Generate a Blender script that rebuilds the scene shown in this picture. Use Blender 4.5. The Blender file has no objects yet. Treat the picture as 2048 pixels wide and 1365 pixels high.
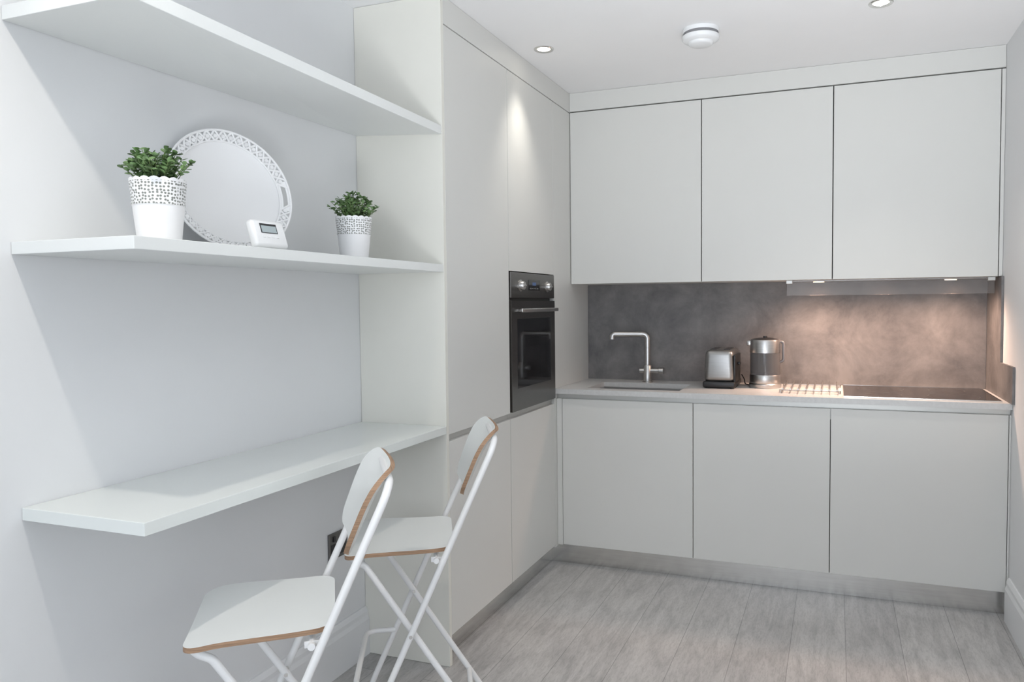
import bpy, bmesh, math, random
import numpy as np
from mathutils import Vector, Matrix
random.seed(7)
scene=bpy.context.scene
# ------------------------------------------------------------------ dims
xL,xW,xR=-1.307,-1.667,0.675
yT,ySp,yF,yU,yB,yE,yP=2.415,2.990,3.5576,3.798,4.1046,1.1335,3.623
zC,zTD,zUb,zbb=2.416,2.318,1.426,0.112
s1b,s2t,s2b,dt,db=1.938,1.467,1.440,0.886,0.858
CAM=dict(f=1522.74,yaw=20.796,pitch=2.6139,roll=-0.5173,H=1.3224,cx=1094.07,cy=678.07)
S=dict(x1=-1.250,y1=1.412,a1=36.467,x2=-1.252,y2=2.013,a2=29.192,D=0.156,W=0.181,zs=0.618,fp=-0.030,zp=0.377,kL=0.451,kR=0.642,wL=0.196,wR=0.156)
# ------------------------------------------------------------------ materials
def newmat(name,col,rough=0.5,metal=0.0,spec=0.5,noise=0.0,nscale=8,bump=0.0,bscale=60,stretch=None,**kw):
    m=bpy.data.materials.new(name);m.use_nodes=True
    nt=m.node_tree;b=nt.nodes['Principled BSDF']
    b.inputs['Base Color'].default_value=(*col,1);b.inputs['Roughness'].default_value=rough
    b.inputs['Metallic'].default_value=metal;b.inputs['Specular IOR Level'].default_value=spec
    for k,v in kw.items(): b.inputs[k].default_value=v
    tc=nt.nodes.new('ShaderNodeTexCoord');mp=nt.nodes.new('ShaderNodeMapping')
    nt.links.new(tc.outputs['Object'],mp.inputs[0])
    if stretch: mp.inputs['Scale'].default_value=stretch
    n=nt.nodes.new('ShaderNodeTexNoise');n.inputs['Scale'].default_value=nscale;n.inputs['Detail'].default_value=4
    nt.links.new(mp.outputs[0],n.inputs[0])
    r=nt.nodes.new('ShaderNodeValToRGB')
    r.color_ramp.elements[0].position=.3;r.color_ramp.elements[1].position=.7
    a=max(noise,0.004)
    r.color_ramp.elements[0].color=(*[max(0,c*(1-a)) for c in col],1)
    r.color_ramp.elements[1].color=(*[min(1,c*(1+a)) for c in col],1)
    nt.links.new(n.outputs[0],r.inputs[0]);nt.links.new(r.outputs[0],b.inputs['Base Color'])
    if bump>0:
        n2=nt.nodes.new('ShaderNodeTexNoise');n2.inputs['Scale'].default_value=bscale
        nt.links.new(mp.outputs[0],n2.inputs[0])
        bp=nt.nodes.new('ShaderNodeBump');bp.inputs['Strength'].default_value=bump;bp.inputs['Distance'].default_value=.002
        nt.links.new(n2.outputs[0],bp.inputs['Height']);nt.links.new(bp.outputs[0],b.inputs['Normal'])
    return m
M={}
M['wall']=newmat('wall_paint',(.80,.81,.82),.7,bump=.05)
M['ceil']=newmat('ceiling_paint',(.90,.90,.905),.8)
M['door']=newmat('cabinet_lacquer',(.70,.70,.675),.42,noise=.008,nscale=3)
M['panel']=newmat('panel_lacquer',(.79,.78,.72),.5,noise=.01)
M['gap']=newmat('carcass_gap_shade',(.10,.10,.10),.7)  # carcass coloured dark to put shade into the gaps between doors
M['shelf']=newmat('shelf_white',(.79,.81,.80),.3)
M['desk']=newmat('desk_white',(.79,.82,.80),.12)
M['skirt']=newmat('skirting_gloss',(.82,.83,.84),.35)
M['steel']=newmat('brushed_steel',(.55,.54,.53),.32,1.0,noise=.08,nscale=20,stretch=(1,1,30))
M['steel2']=newmat('dull_steel',(.36,.355,.35),.36,1.0,noise=.08,nscale=20,stretch=(1,1,30))
M['plinth']=newmat('brushed_plinth',(.70,.69,.67),.22,1.0,noise=.05,nscale=5,stretch=(1,1,20))
M['rail']=newmat('rail_aluminium',(.55,.55,.53),.4,.6)
M['worktop']=newmat('worktop_grey',(.60,.60,.595),.35,noise=.04,nscale=90)
M['black']=newmat('black_plastic',(.02,.02,.022),.35)
M['glassblack']=newmat('black_glass',(.012,.012,.014),.08)
M['ovensteel']=newmat('oven_steel',(.17,.163,.155),.28,1.0,noise=.06,nscale=20,stretch=(1,1,25))
M['chrome']=newmat('chrome',(.75,.74,.72),.15,1.0)
M['tubewhite']=newmat('tube_white_paint',(.84,.84,.84),.3)
M['seat']=newmat('seat_white',(.83,.85,.84),.28)
M['ply']=newmat('plywood_edge',(.36,.225,.14),.6,noise=.35,nscale=12,stretch=(1,1,40))
M['pot']=newmat('pot_white',(.86,.86,.87),.45)
M['tray']=newmat('tray_white',(.90,.90,.905),.4)
M['plastic']=newmat('white_plastic',(.83,.84,.85),.35)
M['smoke']=newmat('smoked_plastic',(.16,.16,.17),.2)
M['soil']=newmat('soil',(.05,.035,.02),.9,noise=.4,nscale=60)
M['stem']=newmat('plant_stem',(.14,.20,.07),.6)
M['socket']=newmat('socket_plate',(.16,.155,.15),.35,.8)
M['vent']=newmat('vent_grey',(.22,.22,.23),.6)
M['ovenin']=newmat('oven_interior',(.09,.085,.08),.4,.5)
M['leaf']=newmat('leaf_green',(.15,.25,.10),.5,noise=.8,nscale=50)
M['zone']=newmat('zone_ring',(.09,.09,.09),.3)
def emis(name,col,s):
    m=bpy.data.materials.new(name);m.use_nodes=True
    b=m.node_tree.nodes['Principled BSDF'];b.inputs['Base Color'].default_value=(*col,1)
    b.inputs['Emission Color'].default_value=(*col,1);b.inputs['Emission Strength'].default_value=s
    return m
M['lamp']=emis('lamp_glow',(1,.93,.82),12)
M['lampwarm']=emis('hood_lamp_glow',(1,.75,.5),5)
M['lcd']=emis('display_grey',(.36,.42,.44),.10)
M['ovendisp']=emis('oven_display',(.05,.09,.20),.25)
def floor_mat():
    m=bpy.data.materials.new('floor_planks');m.use_nodes=True;nt=m.node_tree;b=nt.nodes['Principled BSDF']
    tc=nt.nodes.new('ShaderNodeTexCoord');mp=nt.nodes.new('ShaderNodeMapping')
    mp.inputs['Rotation'].default_value=(0,0,math.radians(90));mp.inputs['Location'].default_value=(0.9,0.06,0)
    nt.links.new(tc.outputs['Object'],mp.inputs[0])
    br=nt.nodes.new('ShaderNodeTexBrick');br.offset=.37;br.inputs['Scale'].default_value=1
    br.inputs['Brick Width'].default_value=2.3;br.inputs['Row Height'].default_value=.20
    br.inputs['Mortar Size'].default_value=.0016;br.inputs['Mortar Smooth'].default_value=.5
    br.inputs['Color1'].default_value=(.41,.40,.395,1);br.inputs['Color2'].default_value=(.50,.49,.48,1)
    br.inputs['Mortar'].default_value=(.25,.245,.24,1)
    nt.links.new(mp.outputs[0],br.inputs[0])
    mp2=nt.nodes.new('ShaderNodeMapping');mp2.inputs['Scale'].default_value=(6,.6,1)
    nt.links.new(tc.outputs['Object'],mp2.inputs[0])
    n=nt.nodes.new('ShaderNodeTexNoise');n.inputs['Scale'].default_value=2.2;n.inputs['Detail'].default_value=8;n.inputs['Distortion'].default_value=2.2
    nt.links.new(mp2.outputs[0],n.inputs[0])
    mp3=nt.nodes.new('ShaderNodeMapping');mp3.inputs['Scale'].default_value=(9,1.6,1)
    nt.links.new(tc.outputs['Object'],mp3.inputs[0])
    w=nt.nodes.new('ShaderNodeTexNoise');w.inputs['Scale'].default_value=18;w.inputs['Detail'].default_value=6;w.inputs['Distortion'].default_value=1.0
    nt.links.new(mp3.outputs[0],w.inputs[0])
    wv=nt.nodes.new('ShaderNodeTexWave');wv.wave_type='RINGS';wv.inputs['Scale'].default_value=1.6;wv.inputs['Distortion'].default_value=9;wv.inputs['Detail'].default_value=3;wv.inputs['Detail Scale'].default_value=1.2
    nt.links.new(mp2.outputs[0],wv.inputs[0])
    r=nt.nodes.new('ShaderNodeValToRGB');r.color_ramp.elements[0].position=.30;r.color_ramp.elements[1].position=.62
    r.color_ramp.elements[0].color=(.84,.84,.84,1);r.color_ramp.elements[1].color=(1.07,1.07,1.07,1)
    nt.links.new(n.outputs[0],r.inputs[0])
    r2=nt.nodes.new('ShaderNodeValToRGB');r2.color_ramp.elements[0].position=.36;r2.color_ramp.elements[1].position=.56
    r2.color_ramp.elements[0].color=(.86,.86,.86,1);r2.color_ramp.elements[1].color=(1.03,1.03,1.03,1)
    nt.links.new(w.outputs[0],r2.inputs[0])
    r3=nt.nodes.new('ShaderNodeValToRGB');r3.color_ramp.elements[0].position=0;r3.color_ramp.elements[1].position=.35
    r3.color_ramp.elements[0].color=(.90,.90,.90,1);r3.color_ramp.elements[1].color=(1,1,1,1)
    nt.links.new(wv.outputs[0],r3.inputs[0])
    cur=br.outputs[0]
    for rr_ in (r,r2,r3):
        mx=nt.nodes.new('ShaderNodeMix');mx.data_type='RGBA';mx.blend_type='MULTIPLY';mx.inputs[0].default_value=1
        nt.links.new(cur,mx.inputs[6]);nt.links.new(rr_.outputs[0],mx.inputs[7]);cur=mx.outputs[2]
    nt.links.new(cur,b.inputs['Base Color']);b.inputs['Roughness'].default_value=.40
    bp=nt.nodes.new('ShaderNodeBump');bp.inputs['Strength'].default_value=.08;bp.inputs['Distance'].default_value=.003
    nt.links.new(w.outputs[0],bp.inputs['Height']);nt.links.new(bp.outputs[0],b.inputs['Normal'])
    return m
M['floor']=floor_mat()
def splash_mat():
    m=bpy.data.materials.new('splashback_stone');m.use_nodes=True;nt=m.node_tree;b=nt.nodes['Principled BSDF']
    tc=nt.nodes.new('ShaderNodeTexCoord')
    n=nt.nodes.new('ShaderNodeTexNoise');n.inputs['Scale'].default_value=4.5;n.inputs['Detail'].default_value=10;n.inputs['Roughness'].default_value=.70;n.inputs['Distortion'].default_value=.3
    nt.links.new(tc.outputs['Object'],n.inputs[0])
    r=nt.nodes.new('ShaderNodeValToRGB');r.color_ramp.elements[0].position=.35;r.color_ramp.elements[1].position=.66
    r.color_ramp.elements[0].color=(.118,.115,.118,1);r.color_ramp.elements[1].color=(.24,.23,.228,1)
    nt.links.new(n.outputs[0],r.inputs[0]);nt.links.new(r.outputs[0],b.inputs['Base Color'])
    b.inputs['Roughness'].default_value=.6
    return m
M['splash']=splash_mat()
def glass_mat(name,col,rough,alpha):
    m=bpy.data.materials.new(name);m.use_nodes=True;b=m.node_tree.nodes['Principled BSDF']
    b.inputs['Base Color'].default_value=(*col,1);b.inputs['Roughness'].default_value=rough;b.inputs['Alpha'].default_value=alpha
    return m
M['visor']=glass_mat('visor_glass',(.34,.32,.31),.25,.20)
M['glass']=glass_mat('kettle_glass',(.16,.16,.165),.05,.5)
M['ovenglass']=glass_mat('oven_glass',(.01,.01,.012),.05,.72)
def lace_mat():
    m=bpy.data.materials.new('pot_lace');m.use_nodes=True;nt=m.node_tree;b=nt.nodes['Principled BSDF']
    b.inputs['Roughness'].default_value=.45
    uv=nt.nodes.new('ShaderNodeUVMap');mp=nt.nodes.new('ShaderNodeMapping');mp.inputs['Scale'].default_value=(46,9,1)
    nt.links.new(uv.outputs[0],mp.inputs[0])
    v=nt.nodes.new('ShaderNodeTexVoronoi');v.inputs['Scale'].default_value=1;v.inputs['Randomness'].default_value=.45;v.voronoi_dimensions='2D'
    nt.links.new(mp.outputs[0],v.inputs[0])
    r=nt.nodes.new('ShaderNodeValToRGB');r.color_ramp.interpolation='LINEAR'
    r.color_ramp.elements[0].position=.28;r.color_ramp.elements[1].position=.38
    r.color_ramp.elements[0].color=(.22,.23,.21,1);r.color_ramp.elements[1].color=(.86,.86,.87,1)
    nt.links.new(v.outputs['Distance'],r.inputs[0]);nt.links.new(r.outputs[0],b.inputs['Base Color'])
    return m
M['lace']=lace_mat()
# ------------------------------------------------------------------ mesh helpers
def link(o): scene.collection.objects.link(o);return o
def finish(name,bm,mats,loc=(0,0,0),smooth=False):
    bmesh.ops.recalc_face_normals(bm,faces=bm.faces)
    me=bpy.data.meshes.new(name);bm.to_mesh(me);bm.free()
    for m in (mats if isinstance(mats,(list,tuple)) else [mats]): me.materials.append(m)
    if smooth:
        for p in me.polygons:p.use_smooth=True
        try: me.set_sharp_from_angle(angle=math.radians(40))
        except Exception: pass
    o=bpy.data.objects.new(name,me);o.location=loc;return link(o)
def addbox(bm,x0,x1,y0,y1,z0,z1,bev=0,seg=2,mi=0):
    r=bmesh.ops.create_cube(bm,size=1)
    vs=r['verts']
    for v in vs:
        v.co=Vector(((x0+x1)/2+v.co.x*(x1-x0),(y0+y1)/2+v.co.y*(y1-y0),(z0+z1)/2+v.co.z*(z1-z0)))
    fs={f for v in vs for f in v.link_faces}
    for f in fs:f.material_index=mi
    if bev>0:
        es=list({e for v in vs for e in v.link_edges})
        bmesh.ops.bevel(bm,geom=es,offset=bev,segments=seg,affect='EDGES',profile=.5,clamp_overlap=True)
def box(name,x0,x1,y0,y1,z0,z1,mat,bev=0.0,seg=2,smooth=False):
    bm=bmesh.new();c=((x0+x1)/2,(y0+y1)/2,z0)
    addbox(bm,x0-c[0],x1-c[0],y0-c[1],y1-c[1],0,z1-z0,bev,seg)
    return finish(name,bm,mat,c,smooth)
def addcyl(bm,p0,p1,r0,r1=None,n=24,mi=0,caps=True):
    r1=r0 if r1 is None else r1
    p0=Vector(p0);p1=Vector(p1);d=p1-p0
    q=d.to_track_quat('Z','Y').to_matrix().to_4x4()
    mt=Matrix.Translation((p0+p1)/2)@q
    r=bmesh.ops.create_cone(bm,cap_ends=caps,segments=n,radius1=r0,radius2=r1,depth=d.length,matrix=mt)
    for f in {f for v in r['verts'] for f in v.link_faces}: f.material_index=mi
def addlathe(bm,prof,n=48,mi=0,center=(0,0,0)):
    rings=[]
    for r,z in prof:
        if r<1e-6: rings.append([bm.verts.new((0,0,z))])
        else: rings.append([bm.verts.new((r*math.cos(2*math.pi*i/n),r*math.sin(2*math.pi*i/n),z)) for i in range(n)])
    for k in range(len(rings)-1):
        a,b=rings[k],rings[k+1]
        for i in range(n):
            j=(i+1)%n
            if len(a)==1 and len(b)==1: continue
            if len(a)==1: f=bm.faces.new((a[0],b[i],b[j]))
            elif len(b)==1: f=bm.faces.new((a[i],a[j],b[0]))
            else: f=bm.faces.new((a[i],a[j],b[j],b[i]))
            f.material_index=mi
    bmesh.ops.transform(bm,matrix=Matrix.Translation(center),verts=[v for r in rings for v in r])
def fillet(pts,r,n=8):
    pts=[Vector(p) for p in pts];out=[pts[0]]
    for i in range(1,len(pts)-1):
        a,b,c=pts[i-1],pts[i],pts[i+1]
        u=(a-b).normalized();v=(c-b).normalized()
        ang=u.angle(v)
        if ang>math.pi-1e-3: out.append(b);continue
        d=min(r/math.tan(ang/2),(a-b).length*.49,(c-b).length*.49);rr=d*math.tan(ang/2)
        ctr=b+(u+v).normalized()*(rr/math.sin(ang/2))
        s=b+u*d-ctr;e=b+v*d-ctr;th=math.pi-ang
        for k in range(n+1):
            t=k/n
            out.append(ctr+(s*math.sin((1-t)*th)+e*math.sin(t*th))/math.sin(th))
    out.append(pts[-1]);return out
def addtube(bm,pts,r,n=12,mi=0,closed=False):
    pts=[Vector(p) for p in pts];N=len(pts);rings=[];up=None
    for i,p in enumerate(pts):
        if closed: t=(pts[(i+1)%N]-pts[i-1]).normalized()
        else: t=(pts[min(i+1,N-1)]-pts[max(i-1,0)]).normalized()
        if up is None:
            up=t.orthogonal().normalized()
        up=(up-t*up.dot(t)).normalized();s=t.cross(up)
        rings.append([bm.verts.new(p+(up*math.cos(2*math.pi*k/n)+s*math.sin(2*math.pi*k/n))*r) for k in range(n)])
    rng=range(N) if closed else range(N-1)
    for i in rng:
        a,b=rings[i],rings[(i+1)%N]
        for k in range(n):
            f=bm.faces.new((a[k],a[(k+1)%n],b[(k+1)%n],b[k]));f.material_index=mi
    if not closed:
        for q in (rings[0][::-1],rings[-1]):
            f=bm.faces.new(q);f.material_index=mi
def extrude_poly(bm,pts,h,mi=0,mapf=None):
    mapf=mapf or (lambda u,v,w:(u,v,w))
    a=[bm.verts.new(mapf(u,v,0)) for u,v in pts];b=[bm.verts.new(mapf(u,v,h)) for u,v in pts]
    bm.faces.new(a[::-1]);bm.faces.new(b)
    n=len(pts)
    for i in range(n): bm.faces.new((a[i],a[(i+1)%n],b[(i+1)%n],b[i]))
def thing(name,label,cat,loc=(0,0,0),rot=0,group=None):
    e=bpy.data.objects.new(name,None);e.location=loc;e.rotation_euler=(0,0,rot);e.empty_display_size=.1;link(e)
    e['label']=label;e['category']=cat
    if group:e['group']=group
    return e
def tag(o,label,cat,group=None):
    o['label']=label;o['category']=cat
    if group:o['group']=group
    return o
def par(e,*ch):
    inv=(Matrix.Translation(e.location)@Matrix.Rotation(e.rotation_euler[2],4,'Z')).inverted()
    for c in ch: c.parent=e;c.matrix_parent_inverse=inv
def parl(e,*ch):
    for c in ch:c.parent=e
def struct(o,**k):
    o['kind']='structure';return o
# ------------------------------------------------------------------ room shell
yR=-3.0
struct(box('floor',xW-.1,xR+.1,yR-.1,yB+.1,-.1,0,M['floor']))
struct(box('ceiling',xW-.1,xR+.1,yR-.1,yB+.1,zC,zC+.1,M['ceil']))
struct(box('wall_left',xW-.1,xW,yR,yB,0,zC,M['wall']))
struct(box('wall_right',xR,xR+.1,yR,yB,0,zC,M['wall']))
struct(box('wall_back',xW-.1,xR+.1,yB,yB+.1,0,zC,M['wall']))
bm=bmesh.new()
wx0,wx1,wz0,wz1=-1.35,.4,.5,2.2
for a in ((xW-.1,wx0,0,zC),(wx1,xR+.1,0,zC),(wx0,wx1,0,wz0),(wx0,wx1,wz1,zC)):
    addbox(bm,a[0],a[1],yR-.1,yR,a[2],a[3])
struct(finish('wall_rear',bm,M['wall']))
def skirting(name,x,sgn,y0,y1):
    bm=bmesh.new();prof=[(0,0),(.018,0),(.018,.135),(.013,.15),(.013,.165),(.006,.182),(0,.182)]
    extrude_poly(bm,prof,y1-y0,mapf=lambda u,v,w:(x+sgn*u,y0+w,v))
    return struct(finish(name,bm,M['skirt']))
skirting('baseboard_left',xW,1,yR,yT-.001)
skirting('baseboard_right',xR,-1,yR,yF-.012)
# ------------------------------------------------------------------ tall units
G=.0022
PX=xL-.052
e=thing('tall_cabinet','tall white handleless larder cabinet with exposed side panel','cabinet',(-1.487,2.70,0))
sp=box('side_panel',xW+.001,xL,yT,yT+.019,0.001,zC-.001,M['panel'],.0008);sp['label']='cream-white full-height side panel'
bd=box('body',xW+.001,xL-.022,yT+.020,ySp-.001,.10,zTD,M['gap'])
d1=box('door',xL-.019,xL,yT+.020,ySp-G,.853,zTD-.004,M['door'],.001)
d2=box('door',xL-.019,xL,yT+.020,ySp-G,zbb,.827,M['door'],.001)
rl=box('handle_rail',xL-.0215,xL-.016,yT+.020,ySp-.001,.8275,.8525,M['rail'])
par(e,sp,bd,d1,d2,rl)
yO0,yO1,zO0,zO1=3.000,3.536,.853,1.4625
e=thing('oven_cabinet','tall white handleless cabinet housing the built-in oven','cabinet',(-1.487,3.27,0))
bm=bmesh.new()
bx=(xW+.001,xL-.022)
addbox(bm,bx[0],bx[1],ySp+.001,yO1+.003,.10,.845)
addbox(bm,bx[0],bx[1],ySp+.001,yO1+.003,zO1+.008,zTD)
addbox(bm,bx[0],bx[1],ySp+.001,yO0-.004,.845,zO1+.008)
addbox(bm,bx[0],bx[1],yO1+.001,yO1+.003,.845,zO1+.008)
bd=finish('body',bm,M['gap'])
d1=box('door',xL-.019,xL,ySp+G,yO1+.0015,zO1+.004,zTD-.004,M['door'],.001)
d2=box('door',xL-.019,xL,ySp+G,yO1+.0015,zbb,.827,M['door'],.001)
rl=box('handle_rail',xL-.0215,xL-.016,ySp+.001,yO1+.001,.8275,.8525,M['rail'])
par(e,bd,d1,d2,rl)
bm=bmesh.new()
addbox(bm,xL-.04,xL,yO1+.0035,yB-.001,.10,zTD-.004,.001)
tag(finish('filler_panel',bm,M['door']),'plain white filler panel between oven cabinet and corner','panel')
tag(box('plinth',PX-.016,PX,yT+.020,yP-.0005,.0,.099,M['plinth'],.001),'brushed steel kickboard beneath the tall cabinets','plinth',None)
tag(box('plinth',PX-.016,xR-.001,yP,yP+.016,.0,.099,M['plinth'],.001),'brushed steel kickboard beneath the base cabinets','plinth',None)
struct(box('trim_1',xL-.04,xL,yT+.0195,yB-.001,zTD,zC-.001,M['door'],.001))
struct(box('trim_2',xL+.001,xR-.001,yU,yU+.02,zTD+.003,zC-.001,M['door'],.001))
# ------------------------------------------------------------------ oven
e=thing('built_in_oven','dark stainless steel built-in electric oven with black glass door','oven',(xL-.15,3.268,zO0))
X=xL
bm=bmesh.new()
addbox(bm,X-.30,X-.02,yO0+.01,yO1-.01,zO0+.005,zO1-.005)
body=finish('body',bm,M['ovenin'])
cp=box('control_panel',X-.02,X+.004,yO0,yO1,1.350,zO1,M['ovensteel'],.002)
disp=box('display',X+.004,X+.0055,3.20,3.335,1.385,1.432,M['glassblack'])
dg=box('clock_display',X+.0055,X+.006,3.245,3.290,1.408,1.422,M['ovendisp'])
knobs=[]
for i in range(4):
    bt=bmesh.new();addcyl(bt,(0,0,0),(.003,0,0),.004,n=12);knobs.append(finish('button',bt,M['chrome'],(X+.0055,3.225+i*.028,1.394)))
for yy in (3.105,3.435):
    bm=bmesh.new()
    addlathe(bm,[(0,0),(.026,0),(.026,.003),(.020,.004),(.019,.018),(.017,.021),(0,.021)],n=32)
    addbox(bm,-.003,.003,-.017,.017,.020,.025,.001)
    k=finish('knob',bm,M['steel'],(X+.004,yy,1.405),True);k.rotation_euler=(0,math.radians(90),0);knobs.append(k)
bm=bmesh.new()
fr=(.855,1.338);gy=(3.062,3.475);gz=(.952,1.258)
addbox(bm,X-.018,X+.006,yO0,gy[0],fr[0],fr[1]);addbox(bm,X-.018,X+.006,gy[1],yO1,fr[0],fr[1])
addbox(bm,X-.018,X+.006,gy[0],gy[1],fr[0],gz[0]);addbox(bm,X-.018,X+.006,gy[0],gy[1],gz[1],fr[1])
door=finish('door',bm,M['ovensteel'])
gl=box('glass_pane',X+.001,X+.0062,gy[0],gy[1],gz[0],gz[1],M['ovenglass'])
gf=bmesh.new()
for a in ((gy[0],gy[0]+.03,gz[0],gz[1]),(gy[1]-.03,gy[1],gz[0],gz[1]),(gy[0],gy[1],gz[0],gz[0]+.025),(gy[0],gy[1],gz[1]-.025,gz[1])):
    addbox(gf,X-.004,X+.0008,a[0],a[1],a[2],a[3])
gf=finish('door_seal',gf,M['black'])
bm=bmesh.new()
for k in range(7):
    addtube(bm,[(X-.012,gy[0]+.04,.99+k*.035),(X-.012,gy[1]-.04,.99+k*.035)],.0016,6)
for yy in (3.17,3.37): addtube(bm,[(X-.010,yy,.96),(X-.010,yy,1.25)],.0018,6)
rack=finish('oven_rack',bm,M['chrome'],smooth=True)
bm=bmesh.new()
addbox(bm,X+.028,X+.038,yO0+.050,yO1-.030,1.287,1.304,.004,3)
for yy in (yO0+.085,yO1-.065): addbox(bm,X+.005,X+.030,yy-.007,yy+.007,1.289,1.301,.002)
hd=finish('handle',bm,M['steel'],smooth=True)
par(e,body,cp,door,rack)
par(door,gl,gf,hd);par(cp,disp,dg,*knobs)
# ------------------------------------------------------------------ base cabinets
xs=[-1.2776,-.6245,-.0195,.6662]
for i in range(3):
    a,b=xs[i],xs[i+1]
    e=thing('base_cabinet','white handleless base cabinet beneath the worktop','cabinet',((a+b)/2,3.83,0),group='base cabinets')
    x0=xL+.001 if i==0 else a
    bd=box('body',a+.001 if i else xL+.001,b-.001 if i<2 else xR-.001,yF+.032,yB-.001,.108,.70 if i==0 else .868,M['gap'])
    d=box('door',a+G*.7,b-G*.7,yF+.008,yF+.027,zbb,.850,M['door'],.0015)
    rl=box('handle_rail',x0,b if i<2 else xR-.001,yF+.026,yF+.031,.80,.873,M['rail'])
    par(e,bd,d,rl)
    if i==0: par(e,box('filler',xL+.001,xs[0]-.001,yF+.012,yF+.0255,.108,.850,M['door']))
    if i==2: par(e,box('filler',xs[3]+.001,xR-.001,yF+.010,yF+.0255,.108,.850,M['door']))
sx0,sx1,sy0,sy1=-1.165,-.70,3.625,3.93
def frame_slab(bm,o,h,z0,z1,mi=0):
    (X0,X1,Y0,Y1),(a0,a1,b0,b1)=o,h
    def ring(x0,x1,y0,y1,z): return [bm.verts.new(p) for p in ((x0,y0,z),(x1,y0,z),(x1,y1,z),(x0,y1,z))]
    ot,ob=ring(X0,X1,Y0,Y1,z1),ring(X0,X1,Y0,Y1,z0);it,ib=ring(a0,a1,b0,b1,z1),ring(a0,a1,b0,b1,z0)
    for i in range(4):
        j=(i+1)%4
        for f in ((ot[i],ot[j],it[j],it[i]),(ob[j],ob[i],ib[i],ib[j]),(ot[j],ot[i],ob[i],ob[j]),(it[i],it[j],ib[j],ib[i])): 
            bm.faces.new(f).material_index=mi
bm=bmesh.new();frame_slab(bm,(xL+.001,xR-.001,yF-.010,yB-.011),(sx0,sx1,sy0,sy1),.875,.900)
tag(finish('worktop',bm,M['worktop']),'pale grey continuous kitchen worktop with sink cutout','worktop')
e=thing('sink','undermounted brushed steel sink bowl in the worktop','sink',((sx0+sx1)/2,(sy0+sy1)/2,.72))
bm=bmesh.new();t=.003
q=(sx0-t,sx1+t,sy0-t,sy1+t)
addbox(bm,q[0],q[1],q[2],q[3],.715,.718)
addbox(bm,q[0],sx0,q[2],q[3],.718,.8745);addbox(bm,sx1,q[1],q[2],q[3],.718,.8745)
addbox(bm,sx0,sx1,q[2],sy0,.718,.8745);addbox(bm,sx0,sx1,sy1,q[3],.718,.8745)
sb=finish('bowl',bm,M['steel'])
bm=bmesh.new();addlathe(bm,[(0,.003),(.030,.003),(.042,.006),(.045,.001),(.045,0),(0,0)],32)
dr=finish('drain',bm,M['chrome'],((sx0+sx1)/2,sy1-.08,.7185),True)
par(e,sb,dr)
tx,ty=-.94,3.985
e=thing('kitchen_tap','brushed steel square-neck mixer tap behind the sink','tap',(tx,ty,.9))
bm=bmesh.new()
addlathe(bm,[(0,0),(.028,0),(.028,.004),(.022,.006),(.022,.088),(.018,.093),(.0,.093)],32)
sbody=finish('body',bm,M['steel'],(tx,ty,.9003),True)
bm=bmesh.new()
addtube(bm,fillet([(0,0,.085),(0,0,.258),(-.185,-.03,.258),(-.187,-.030,.230)],.026,8),.0155,16)
sp=finish('spout',bm,M['steel'],(tx,ty,.9),True)
bm=bmesh.new()
addcyl(bm,(-.042,0,.062),(.060,0,.062),.0145,n=20);addcyl(bm,(.062,0,.062),(.086,0,.062),.018,n=20)
lv=finish('lever',bm,M['steel'],(tx,ty,.9),True)
par(e,sbody,sp,lv)
# toaster
e=thing('toaster','brushed steel two-slice toaster with black base','toaster',(-.535,3.90,.9))
TL=(-.535,3.90,.9003)
bm=bmesh.new()
addbox(bm,-.075,.075,-.125,.125,.028,.19,.028,5)
for v in bm.verts:
    if v.co.z>.12: v.co.x*=.92
tb=finish('body',bm,M['steel2'],TL,True)
bm=bmesh.new()
addbox(bm,-.079,.079,-.130,.130,.004,.034,.008,3)
for sx in(-.06,.06):
    for sy in (-.1,.1): addcyl(bm,(sx,sy,0),(sx,sy,.006),.01,n=12)
tb2=finish('base',bm,M['black'],TL,True)
tsl=[]
for sx in (-.033,.033): tsl.append(box('bread_slot',TL[0]+sx-.014,TL[0]+sx+.014,TL[1]-.085,TL[1]+.085,TL[2]+.186,TL[2]+.1915,M['black']))
bm=bmesh.new()
addbox(bm,.0685,.078,-.115,.10,.03,.165,.003);addbox(bm,.077,.090,-.02,.02,.11,.125,.004)
tl=finish('lever',bm,M['black'],TL,True)
par(e,tb,tb2,tl,*tsl)
# kettle
kx,ky=-.327,3.905
e=thing('kettle','smoked glass and brushed steel electric kettle','kettle',(kx,ky,.9))
K=lambda n,bm,m:finish(n,bm,m,(kx,ky,.9003),True)
bm=bmesh.new();addlathe(bm,[(0,0),(.076,0),(.078,.004),(.078,.018),(.074,.022),(0,.022)],40);kb=K('base',bm,M['steel'])
bm=bmesh.new();addlathe(bm,[(0,.023),(.073,.023),(.074,.026),(.074,.062),(.073,.064),(0,.064)],40);kl=K('lower_band',bm,M['steel'])
bm=bmesh.new();addlathe(bm,[(.0725,.064),(.0725,.175),(.0705,.175),(.0705,.064)],40);kg=K('glass_body',bm,M['glass'])
bm=bmesh.new();addlathe(bm,[(.073,.173),(.0725,.228),(.070,.236),(.066,.238),(.066,.173),(.073,.173)],40)
addbox(bm,-.088,-.065,-.014,.014,.205,.232,.006,2);ku=K('upper_band',bm,M['steel'])
bm=bmesh.new();addlathe(bm,[(0,.246),(.03,.246),(.060,.240),(.064,.236),(.064,.230),(0,.230)],40);addcyl(bm,(0,0,.244),(0,0,.254),.010,n=16);kd=K('lid',bm,M['black'])
bm=bmesh.new()
hp=fillet([(.066,0,.226),(.086,0,.226),(.087,0,.135),(.070,0,.125)],.012,6);addtube(bm,hp,.007,12);kh=K('handle',bm,M['smoke'])
par(e,kb,kl,kg,ku,kd,kh)
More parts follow.
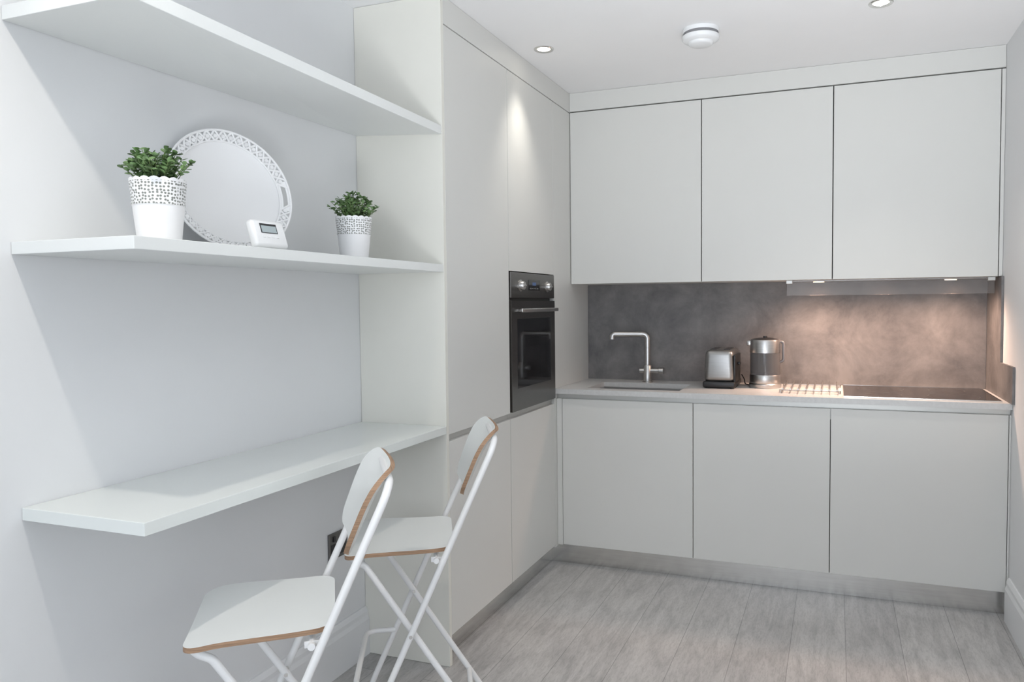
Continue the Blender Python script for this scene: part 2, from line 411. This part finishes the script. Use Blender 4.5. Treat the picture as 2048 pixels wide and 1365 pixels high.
bm=bmesh.new();addtube(bm,fillet([(-.447,3.965,.955),(-.436,3.985,.93),(-.432,3.98,.906),(-.415,3.965,.9045),(-.409,3.95,.9045)],.012,6),.003,8)
tag(finish('power_cord',bm,M['black'],smooth=True),'black power cord between toaster and kettle','cord')
bm=bmesh.new()
for yy in (3.70,3.97):
    addtube(bm,[(-.240,yy,.911),(.018,yy,.911)],.0038,8)
for i in range(8):
    x=-.228+i*.0335
    addtube(bm,fillet([(x,3.655,.922),(x,3.675,.918),(x,4.0,.918),(x,4.02,.922)],.01,4),.0036,8)
for x in (-.240,.018):
    for yy in (3.70,3.97):
        addcyl(bm,(x,yy,.9005),(x,yy,.914),.006,n=12)
tag(finish('trivet_rack',bm,M['steel'],smooth=True),'chrome wire trivet rack lying on the worktop','rack')
# hob
e=thing('induction_hob','black glass induction hob set on the worktop','hob',(.34,3.82,.9))
hg=box('glass_top',.037,.640,3.578,4.062,.9008,.906,M['glassblack'],.0015)
hr=bmesh.new();frame_slab(hr,(.034,.643,3.575,4.065),(.0365,.6405,3.5775,4.0625),.9004,.9066)
hr=finish('rim',hr,M['chrome']);zs_=[]
for (cx,cy,r) in ((.20,3.70,.075),(.20,3.93,.10),(.48,3.70,.10),(.48,3.93,.075)):
    hz=bmesh.new();addlathe(hz,[(r,.0),(r+.002,.0)],40);zs_.append(finish('cooking_zone',hz,M['zone'],(cx,cy,.9062)))
par(e,hg,hr,*zs_)
tag(box('splashback',xL+.001,xR-.011,yB-.010,yB-.001,.9003,zUb-.001,M['splash']),'dark mottled grey stone-effect splashback above worktop','splashback')
bm=bmesh.new()
extrude_poly(bm,[(yB-.011,.9003),(3.515,.9003),(3.515,1.052),(3.765,1.052),(3.765,1.424),(yB-.011,1.424)],.009,mapf=lambda u,v,w:(xR-.001-w,u,v))
tag(finish('splashback',bm,M['splash']),'dark grey stepped splashback side panel on adjoining wall','splashback')
# ------------------------------------------------------------------ wall cabinets
xu=[xL+.001,-.6235,-.0180,.6585]
for i in range(3):
    a,b=xu[i],xu[i+1]
    e=thing('wall_cabinet','white flat-front handleless wall cabinet above the splashback','cabinet',((a+b)/2,3.95,zUb),group='wall cabinets')
    bd=box('body',a+.001,(b-.001) if i<2 else xR-.001,yU+.0225,yB-.001,zUb+.004,zTD+.05,M['gap'])
    bt=box('bottom_panel',a+.001,(b-.001) if i<2 else xR-.001,yU+.0225,yB-.001,zUb,zUb+.0038,M['door'])
    d=box('door',a+G,b-G,yU,yU+.02,zUb,zTD-.003,M['door'],.0012)
    par(e,bd,bt,d)
    if i==2: par(e,box('filler',xu[3]+.001,xR-.001,yU,yU+.02,zUb,zTD-.003,M['door'],.001))
e=thing('cooker_hood','slim built-in cooker hood with clear visor beneath cabinets','cooker hood',(.22,3.95,1.39))
hb=box('body',-.215,.640,3.86,4.085,1.419,1.4255,M['steel2'],.001)
hv=box('visor',-.222,.650,3.828,3.832,1.352,1.424,M['visor'],.001)
hcs=[]
for x in (-.225,.622): hcs.append(box('bracket',x,x+.030,3.818,3.850,1.408,1.4255,M['rail'],.002))
lamps=[]
for x in (-.08,.49):
    bm=bmesh.new();addlathe(bm,[(0,0),(.025,0),(.025,-.003),(.0,-.003)],24)
    lamps.append(finish('lamp',bm,M['lampwarm'],(x,3.93,1.4188),True))
par(e,hb,hv,*hcs,*lamps)
# ------------------------------------------------------------------ shelves & desk
sh1=box('wall_shelf',xW+.001,xL-.002,yE,yT-.001,s1b,s1b+.030,M['shelf'],.0012)
for v in sh1.data.vertices:
    wy=(v.co.y+(yT-yE)/2)/(yT-yE); wx=(v.co.x+(xL-xW)/2)/(xL-xW)
    v.co.z+=wy*(.012-.024*wx)
tag(sh1,'long white floating shelf mounted highest on the wall','shelf','floating shelves')
tag(box('wall_shelf',xW+.001,xL-.002,yE,yT-.001,s2b,s2t,M['shelf'],.0012),'long white floating shelf holding plants and tray','shelf','floating shelves')
tag(box('breakfast_bar',xW+.001,xL,yE,yT-.001,db,dt,M['desk'],.0012),'white wall-mounted breakfast bar top beside the stools','desk')
# ------------------------------------------------------------------ socket
e=thing('wall_socket','dark metal double wall socket under the breakfast bar','socket',(xW,2.25,.42))
pl=box('plate',xW+.0005,xW+.008,2.195,2.300,.422,.516,M['socket'],.002)
ins=[]
for yy in (2.222,2.272):
    bm=bmesh.new()
    addbox(bm,0,.0013,-.017,+.017,.0,.043)
    addbox(bm,0.0,.004,-.006,+.006,.052,.070)
    ins.append(finish('outlet',bm,M['black'],(xW+.0082,yy,.434)))
par(e,pl,*ins)
# ------------------------------------------------------------------ ceiling fittings
def downlight(x,y,en,size=118,soft=.022):
    e=thing('downlight','round recessed ceiling downlight with white rim','ceiling light',(x,y,zC),group='recessed downlights')
    bm=bmesh.new();addlathe(bm,[(.043,0),(.043,-.003),(.040,-.006),(.030,-.004),(.028,-.0005),(.043,-.0004)],40)
    r=finish('rim',bm,M['chrome'],(x,y,zC),True)
    bm=bmesh.new();addlathe(bm,[(0,-.0008),(.027,-.0008),(.027,-.002),(0,-.002)],32)
    l=finish('lamp',bm,M['lamp'],(x,y,zC),True);par(e,r,l)
    ld=bpy.data.lights.new('spot','SPOT');ld.energy=en;ld.spot_size=math.radians(size);ld.spot_blend=1;ld.shadow_soft_size=soft;ld.color=(1,.94,.85)
    lo=bpy.data.objects.new('spot_light',ld);lo.location=(x,y,zC-.012);link(lo)
downlight(-1.180,3.100,19,82,.045);downlight(.145,3.096,20,100);downlight(-1.18,.80,27,140);downlight(.145,.80,18)
e=thing('smoke_detector','round white ceiling smoke detector with grey vents','smoke detector',(-.515,3.12,zC))
bm=bmesh.new();addlathe(bm,[(0,0),(.071,0),(.072,-.012),(.070,-.016),(0,-.016)],48);b1=finish('base',bm,M['plastic'],(-.515,3.12,zC-.0005),True)
bm=bmesh.new();addlathe(bm,[(0,-.026),(.070,-.026),(.074,-.029),(.074,-.038),(.068,-.046),(.050,-.052),(.047,-.060),(.040,-.064),(0,-.064)],48)
b2=finish('cover',bm,M['plastic'],(-.515,3.12,zC-.0005),True)
bm=bmesh.new();addlathe(bm,[(.069,-.0155),(.069,-.0265)],48)
b3=finish('vent_ring',bm,M['vent'],(-.515,3.12,zC-.0005))
par(e,b1,b2,b3)
# ------------------------------------------------------------------ stools (local: +x forward, +y near side)
def fL(z): return S['fp']-S['kL']*(z-S['zp'])
def fR(z): return S['fp']+S['kR']*(z-S['zp'])
def stool():
    parts=[];tr=.0093
    wL,wR,D,Wd,zs=S['wL'],S['wR'],S['D'],S['W'],S['zs']
    zt=.930
    bm=bmesh.new()
    addtube(bm,fillet([(fL(.012),wL,.012),(fL(zt),wL,zt),(fL(zt),-wL,zt),(fL(.012),-wL,.012)],.05,8),tr,14)
    parts.append(finish('back_frame',bm,M['tubewhite'],smooth=True))
    bm=bmesh.new();zf=zs-.024
    ff=D-.03
    zj=zf-.02
    pts=[(fR(.012),wR,.012),(min(fR(zj),ff-.01),wR,zj),(ff+.01,wR,zf),(ff+.01,-wR,zf),(min(fR(zj),ff-.01),-wR,zj),(fR(.012),-wR,.012)]
    addtube(bm,fillet(pts,.035,8),tr,14)
    parts.append(finish('leg_frame',bm,M['tubewhite'],smooth=True))
    bm=bmesh.new();zq=.235;fx=fL(zq)
    addtube(bm,fillet([(fx,wL-.005,zq),(fx+.095,wL-.005,zq-.0),(fx+.095,-wL+.005,zq),(fx,-wL+.005,zq)],.04,8),.0085,12)
    parts.append(finish('footrest',bm,M['tubewhite'],smooth=True))
    for a,b in (((fR(.10),-wR,.10),(fR(.10),wR,.10)),((-D+.05,-wL+.004,zs-.03),(-D+.05,wL-.004,zs-.03))):
        bm=bmesh.new();addtube(bm,[a,b],.0082,12);parts.append(finish('crossbar',bm,M['tubewhite'],smooth=True))
    for sg in(-1,1):
        bm=bmesh.new();addcyl(bm,(S['fp'],sg*(wR-.013),S['zp']),(S['fp'],sg*(wL+.012),S['zp']),.005,n=12)
        parts.append(finish('hinge_pin',bm,M['chrome']))
        bm=bmesh.new();addbox(bm,fL(zs-.03)-.005,-D+.065,sg*(wL-.018)-.0015,sg*(wL-.018)+.0015,zs-.036,zs-.022)
        parts.append(finish('seat_bracket',bm,M['tubewhite']))
        for fn,w in((fL,wL),(fR,wR)):
            bm=bmesh.new();addcyl(bm,(fn(.0),sg*w,.0),(fn(.03),sg*w,.03),.0125,.0125,n=14)
            for vv in bm.verts: vv.co.z=max(vv.co.z,.0005)
            parts.append(finish('foot_cap',bm,M['plastic']))
    def rr(hx,hy,rad,n=8):
        out=[]
        for cx,cy,a0 in((hx-rad,hy-rad,0),(-hx+rad,hy-rad,90),(-hx+rad,-hy+rad,180),(hx-rad,-hy+rad,270)):
            for k in range(n+1):
                a=math.radians(a0+90*k/n);out.append((cx+rad*math.cos(a),cy+rad*math.sin(a)))
        return out
    def dens(o):
        res=[]
        for i in range(len(o)):
            a=Vector(o[i]);b=Vector(o[(i+1)%len(o)]);m=max(1,int((b-a).length/.02))
            for k in range(m): res.append(tuple(a+(b-a)*k/m))
        return res
    def sheet(name,outline,zfun,th):
        bm=bmesh.new();o=dens(outline);n=len(o)
        def ringv(sc,off): return [bm.verts.new((*zfun(x*sc,y*sc,off),)) for x,y in o]
        tops=[ringv(sc,th) for sc in (1,.8,.6,.4,.2)];bots=[ringv(sc,0) for sc in (1,.8,.6,.4,.2)]
        ct=bm.verts.new(zfun(0,0,th));cb=bm.verts.new(zfun(0,0,0))
        for T,c in((tops,ct),(bots,cb)):
            for k in range(4):
                for i in range(n):
                    j=(i+1)%n;bm.faces.new((T[k][i],T[k][j],T[k+1][j],T[k+1][i])).material_index=0
            for i in range(n): bm.faces.new((T[4][i],T[4][(i+1)%n],c)).material_index=0
        for i in range(n):
            j=(i+1)%n;bm.faces.new((tops[0][i],bots[0][i],bots[0][j],tops[0][j])).material_index=1
        return finish(name,bm,[M['seat'],M['ply']],smooth=True)
    ol=[(x,y*(1+.05*(x/D))) for x,y in rr(D,Wd-.005,.045)]
    def zseat(x,y,off):
        t=max(0,(x-(D-.09))/.09)
        return (x,y,zs-.012+off-.010*t*t-.004*math.cos(y/Wd*1.5)+ .008*max(0,(-x-D*.3)/D)**2)
    parts.append(sheet('seat',ol,zseat,.0115))
    z0,z1=.755,.948;hh=(z1-z0)/2;zm=(z0+z1)/2
    hb=Wd+.004
    ol=[]
    for u,vv in rr(hh,hb,.05):
        if u<-hh*.25:
            k=min(1,(-u-hh*.25)/(hh*.25));vv=vv*(1-.10*k)
        ol.append((u,vv))
    sl=S['kL']
    nrm=Vector((1,0,sl)).normalized()
    def zback(u,vv,off):
        z=zm+u
        base=Vector((fL(z),vv,z))
        bow=-.028*(1-(vv/hb)**2)
        bend=-.016*max(0,u/hh)**2
        return tuple(base+nrm*(.012+.006+bow+.010+bend)+nrm*off)
    parts.append(sheet('backrest',ol,zback,.0115))
    return parts
e1=thing('bar_stool','white folding bar stool drawn under the open bar end','bar stool',(S['x1'],S['y1'],0),math.radians(S['a1']+180),'folding bar stools')
ps=stool();parl(e1,*ps)
e2=thing('bar_stool','white folding bar stool standing near the tall cabinet','bar stool',(S['x2'],S['y2'],0),math.radians(S['a2']+180),'folding bar stools')
for p in ps:
    c=p.copy();link(c);c.parent=e2
# ------------------------------------------------------------------ plants
def plant(x,y,z,s,spread,hgt,seed,label):
    rnd=random.Random(seed)
    e=thing('potted_plant',label,'potted plant',(x,y,z),group='potted plants')
    h=.143*s;rt=.060*s;rb=.0455*s
    def R(t): return rb+(rt-rb)*t
    n=72;bm=bmesh.new();uvl=bm.loops.layers.uv.verify()
    hs=[0,.02,.25,.5,.60,.605,.64,.645,.75,.9,.97,1.0];rings=[]
    for k,t in enumerate(hs):
        r=R(t)+(.0015*s if t in(.605,.64) else 0)
        ring=[]
        for i in range(n):
            a=2*math.pi*i/n;zz=t*h
            if t==1.0: zz+=.004*s*abs(math.sin(a*9))
            ring.append(bm.verts.new((r*math.cos(a),r*math.sin(a),zz)))
        rings.append(ring)
    for k in range(len(hs)-1):
        for i in range(n):
            j=(i+1)%n
            f=bm.faces.new((rings[k][i],rings[k][j],rings[k+1][j],rings[k+1][i]))
            f.material_index=1 if hs[k]>=.645 and hs[k]<.97 or (hs[k]==.605) else 0
            for l,(u,v) in zip(f.loops,((i/n,hs[k]),((i+1)/n,hs[k]),((i+1)/n,hs[k+1]),(i/n,hs[k+1]))): l[uvl].uv=(u,v*2.2)
    bm.faces.new(rings[0][::-1])
    ir=[bm.verts.new((v.co.x*.965,v.co.y*.965,v.co.z)) for v in rings[-1]]
    il=[bm.verts.new((R(.8)*.95*math.cos(2*math.pi*i/n),R(.8)*.95*math.sin(2*math.pi*i/n),.8*h)) for i in range(n)]
    for i in range(n):
        j=(i+1)%n
        bm.faces.new((rings[-1][i],rings[-1][j],ir[j],ir[i]));bm.faces.new((ir[i],ir[j],il[j],il[i]))
    pot=finish('pot',bm,[M['pot'],M['lace']],(x,y,z+.0004),True)
    bm=bmesh.new();addlathe(bm,[(0,.83*h),(R(.8)*.93,.82*h),(R(.8)*.9,.74*h),(0,.74*h)],24);soil=finish('soil',bm,M['soil'],(x,y,z))
    bs=bmesh.new();bl=bmesh.new()
    for q in range(54):
        a=rnd.uniform(0,2*math.pi);rad=math.sqrt(rnd.random())
        bx,by=math.cos(a)*rad*rt*.6,math.sin(a)*rad*rt*.6
        tipr=spread*rad*rnd.uniform(.8,1.08)
        top=hgt*(1-.55*rad**2)*rnd.uniform(.7,1.15)
        p0=Vector((bx,by,.82*h));p3=Vector((math.cos(a)*tipr,math.sin(a)*tipr,h+top))
        p1=p0+Vector((0,0,(p3.z-p0.z)*.5));pts=[]
        for k in range(9):
            t=k/8;pts.append(p0*(1-t)**2+p1*2*t*(1-t)+p3*t*t)
        addtube(bs,pts,.0009,5)
        for k in range(2,9):
            for sd in(0,1,2) if k==8 else (0,1):
                c=pts[k];az=rnd.uniform(0,6.28);el=rnd.uniform(-.1,.9)
                d=Vector((math.cos(az)*math.cos(el),math.sin(az)*math.cos(el),math.sin(el)))
                L=rnd.uniform(.012,.018)*s;wd=L*.40
                sidev=d.cross(Vector((rnd.uniform(-.3,.3),rnd.uniform(-.3,.3),1))).normalized();nn=sidev.cross(d)
                prof=[(0,0),(.3,.75),(.6,1),(.85,.7),(1,0)]
                mid=[bl.verts.new(c+d*L*t-nn*.12*L*(t*(1-t))*2) for t,_ in prof]
                lf=[bl.verts.new(c+d*L*t+sidev*wd*w+nn*.05*L) for t,w in prof[1:-1]]
                rf=[bl.verts.new(c+d*L*t-sidev*wd*w+nn*.05*L) for t,w in prof[1:-1]]
                for sidel in(lf,rf):
                    bl.faces.new((mid[0],mid[1],sidel[0]));bl.faces.new((mid[1],mid[2],sidel[1],sidel[0]))
                    bl.faces.new((mid[2],mid[3],sidel[2],sidel[1]));bl.faces.new((mid[3],mid[4],sidel[2]))
    st=finish('stems',bs,M['stem'],(x,y,z));lv=finish('foliage',bl,M['leaf'],(x,y,z))
    st['kind']='stuff';lv['kind']='stuff'
    par(e,pot,soil,st,lv)
plant(-1.45,1.325,s2t,1.0,.084,.070,3,'bushy green plant in white lace-edged pot beside the round tray')
plant(-1.45,2.080,s2t,.95,.077,.072,5,'smaller green plant in white lace-edged pot near the side panel')
# ------------------------------------------------------------------ round tray
R0=.178;lean=math.radians(15);turn=math.radians(-20)
bm=bmesh.new()
rw=.030
addlathe(bm,[(0,.002),(R0-rw-.008,.002),(R0-rw-.003,.006),(R0-rw,.006),(R0-rw,0),(0,0)],72)
for r,h,q in((R0-rw,.008,.003),(R0-.003,.020,.0034)):
    addtube(bm,[(r*math.cos(2*math.pi*i/96),r*math.sin(2*math.pi*i/96),h) for i in range(96)],q,8,closed=True)
N=44
def rp(rad,a,lift=0):
    h=.008+(rad-(R0-rw))/(rw-.003)*.012+lift
    return (rad*math.cos(a),rad*math.sin(a),h)
for i in range(N):
    a=2*math.pi*i/N
    if abs(((a+math.pi)%(2*math.pi))-math.pi)<.26 or abs(a-math.pi)<.26: continue
    for dd in(-1,1):
        b=a+dd*2*math.pi/N
        addtube(bm,[rp(R0-rw,a),rp(R0-.003,b)],.0032,6)
    addcyl(bm,rp(R0-.6*rw,a,-.002),rp(R0-.6*rw,a,.003),.0058,n=10)
for c in(0,math.pi):
    for (ra,rb) in((R0-rw,R0-rw+.008),(R0-.011,R0-.003)):
        k0=[];k1=[]
        for k in range(13):
            a=c-.27+.54*k/12
            k0.append(bm.verts.new(rp(ra,a)));k1.append(bm.verts.new(rp(rb,a)))
        for k in range(12): bm.faces.new((k0[k],k0[k+1],k1[k+1],k1[k]))
    for s in(-1,1):
        a=c+s*.27;b=c+s*.20
        bm.faces.new([bm.verts.new(rp(R0-rw,b)),bm.verts.new(rp(R0-.003,b)),bm.verts.new(rp(R0-.003,a)),bm.verts.new(rp(R0-rw,a))])
tray=finish('round_tray',bm,M['tray'],smooth=True)
hn=Vector((math.cos(turn),math.sin(turn),0));xax=Vector((-math.sin(turn),math.cos(turn),0))
zax=hn*math.cos(lean)+Vector((0,0,1))*math.sin(lean);yax=zax.cross(xax)
mt=Matrix((xax,yax,zax)).transposed().to_4x4();mt.translation=Vector((-1.578,1.680,s2t+R0*math.cos(lean)+.001))
tray.matrix_world=mt
tag(tray,'round white metal tray with pierced rim leaning on the wall','tray')
# ------------------------------------------------------------------ thermostat
e=thing('thermostat','white digital room thermostat standing on the shelf','thermostat',(-1.358,1.585,s2t+.004),math.radians(-4))
e.rotation_euler=(0,math.radians(-18),math.radians(-4))
bm=bmesh.new();addbox(bm,-.013,.013,-.056,.056,0,.074,.010,4);a=finish('casing',bm,M['plastic'],smooth=True)
bm=bmesh.new();addbox(bm,.0130,.0140,-.032,.024,.036,.062,.0004);b=finish('display',bm,M['black'])
bm=bmesh.new();addbox(bm,.0140,.0144,-.029,.021,.038,.056);c=finish('screen',bm,M['lcd'])
bts=[]
for i in range(4):
    bm=bmesh.new();addbox(bm,.0125,.0145,-.030+i*.015,-.021+i*.015,.024,.029,.0004);bts.append(finish('button',bm,M['skirt']))
parl(e,a,b,c,*bts)
# ------------------------------------------------------------------ lights
def area(name,loc,rot,sx,sy,en,col,spread=180):
    l=bpy.data.lights.new(name,'AREA');l.shape='RECTANGLE';l.size=sx;l.size_y=sy;l.energy=en;l.color=col;l.spread=math.radians(spread)
    o=bpy.data.objects.new(name,l);o.location=loc;o.rotation_euler=rot;link(o);return o
area('added_rear_fill',((wx0+wx1)/2,yR+.02,(wz0+wz1)/2),(math.radians(90),0,0),wx1-wx0,wz1-wz0,31,(.84,.91,1))  # added soft fill light behind the camera, at an invented wall opening
ld=bpy.data.lights.new('added_room_fill','POINT');ld.energy=14;ld.shadow_soft_size=.35;ld.color=(.88,.94,1)  # unseen fill light, added to brighten the ceiling and soften the room
lo=bpy.data.objects.new('added_room_fill',ld);lo.location=(-.15,-.9,1.35);link(lo)
area('added_ceiling_fill',(.20,.05,.45),(math.radians(180-42),0,0),.7,.7,22,(.94,.97,1),90)  # unseen upward fill, added only to lift the ceiling
for x,en in((-.08,19),(.205,12),(.49,15)):  # outer two belong to hood lamps; the middle is added to even the glow
    ld=bpy.data.lights.new('hood_spot_and_fill','SPOT');ld.energy=en;ld.spot_size=math.radians(165);ld.spot_blend=1;ld.shadow_soft_size=.05;ld.color=(1,.66,.49)
    lo=bpy.data.objects.new('hood_spot_and_fill',ld);lo.location=(x,3.868,1.398);link(lo)
w=bpy.data.worlds.new('world');w.use_nodes=True;scene.world=w
bg=w.node_tree.nodes['Background'];bg.inputs[0].default_value=(.80,.88,1,1);bg.inputs[1].default_value=.8
# ------------------------------------------------------------------ camera
y_,q_,r_=[math.radians(CAM[k]) for k in('yaw','pitch','roll')]
F_=Vector((-math.sin(y_)*math.cos(q_),math.cos(y_)*math.cos(q_),-math.sin(q_)))
Ra=Vector((math.cos(y_),math.sin(y_),0));Ua=Ra.cross(F_)
R_=Ra*math.cos(r_)+Ua*math.sin(r_);U_=-Ra*math.sin(r_)+Ua*math.cos(r_)
cd=bpy.data.cameras.new('camera');cd.sensor_width=36;cd.lens=CAM['f']/2048*36;cd.clip_start=.02
cd.shift_x=-(CAM['cx']-1024)/2048;cd.shift_y=(CAM['cy']-682.5)/2048
co=bpy.data.objects.new('camera',cd);link(co)
m=Matrix((R_,U_,-F_)).transposed().to_4x4();m.translation=Vector((0,0,CAM['H']));co.matrix_world=m
scene.camera=co
scene.view_settings.view_transform='Standard'
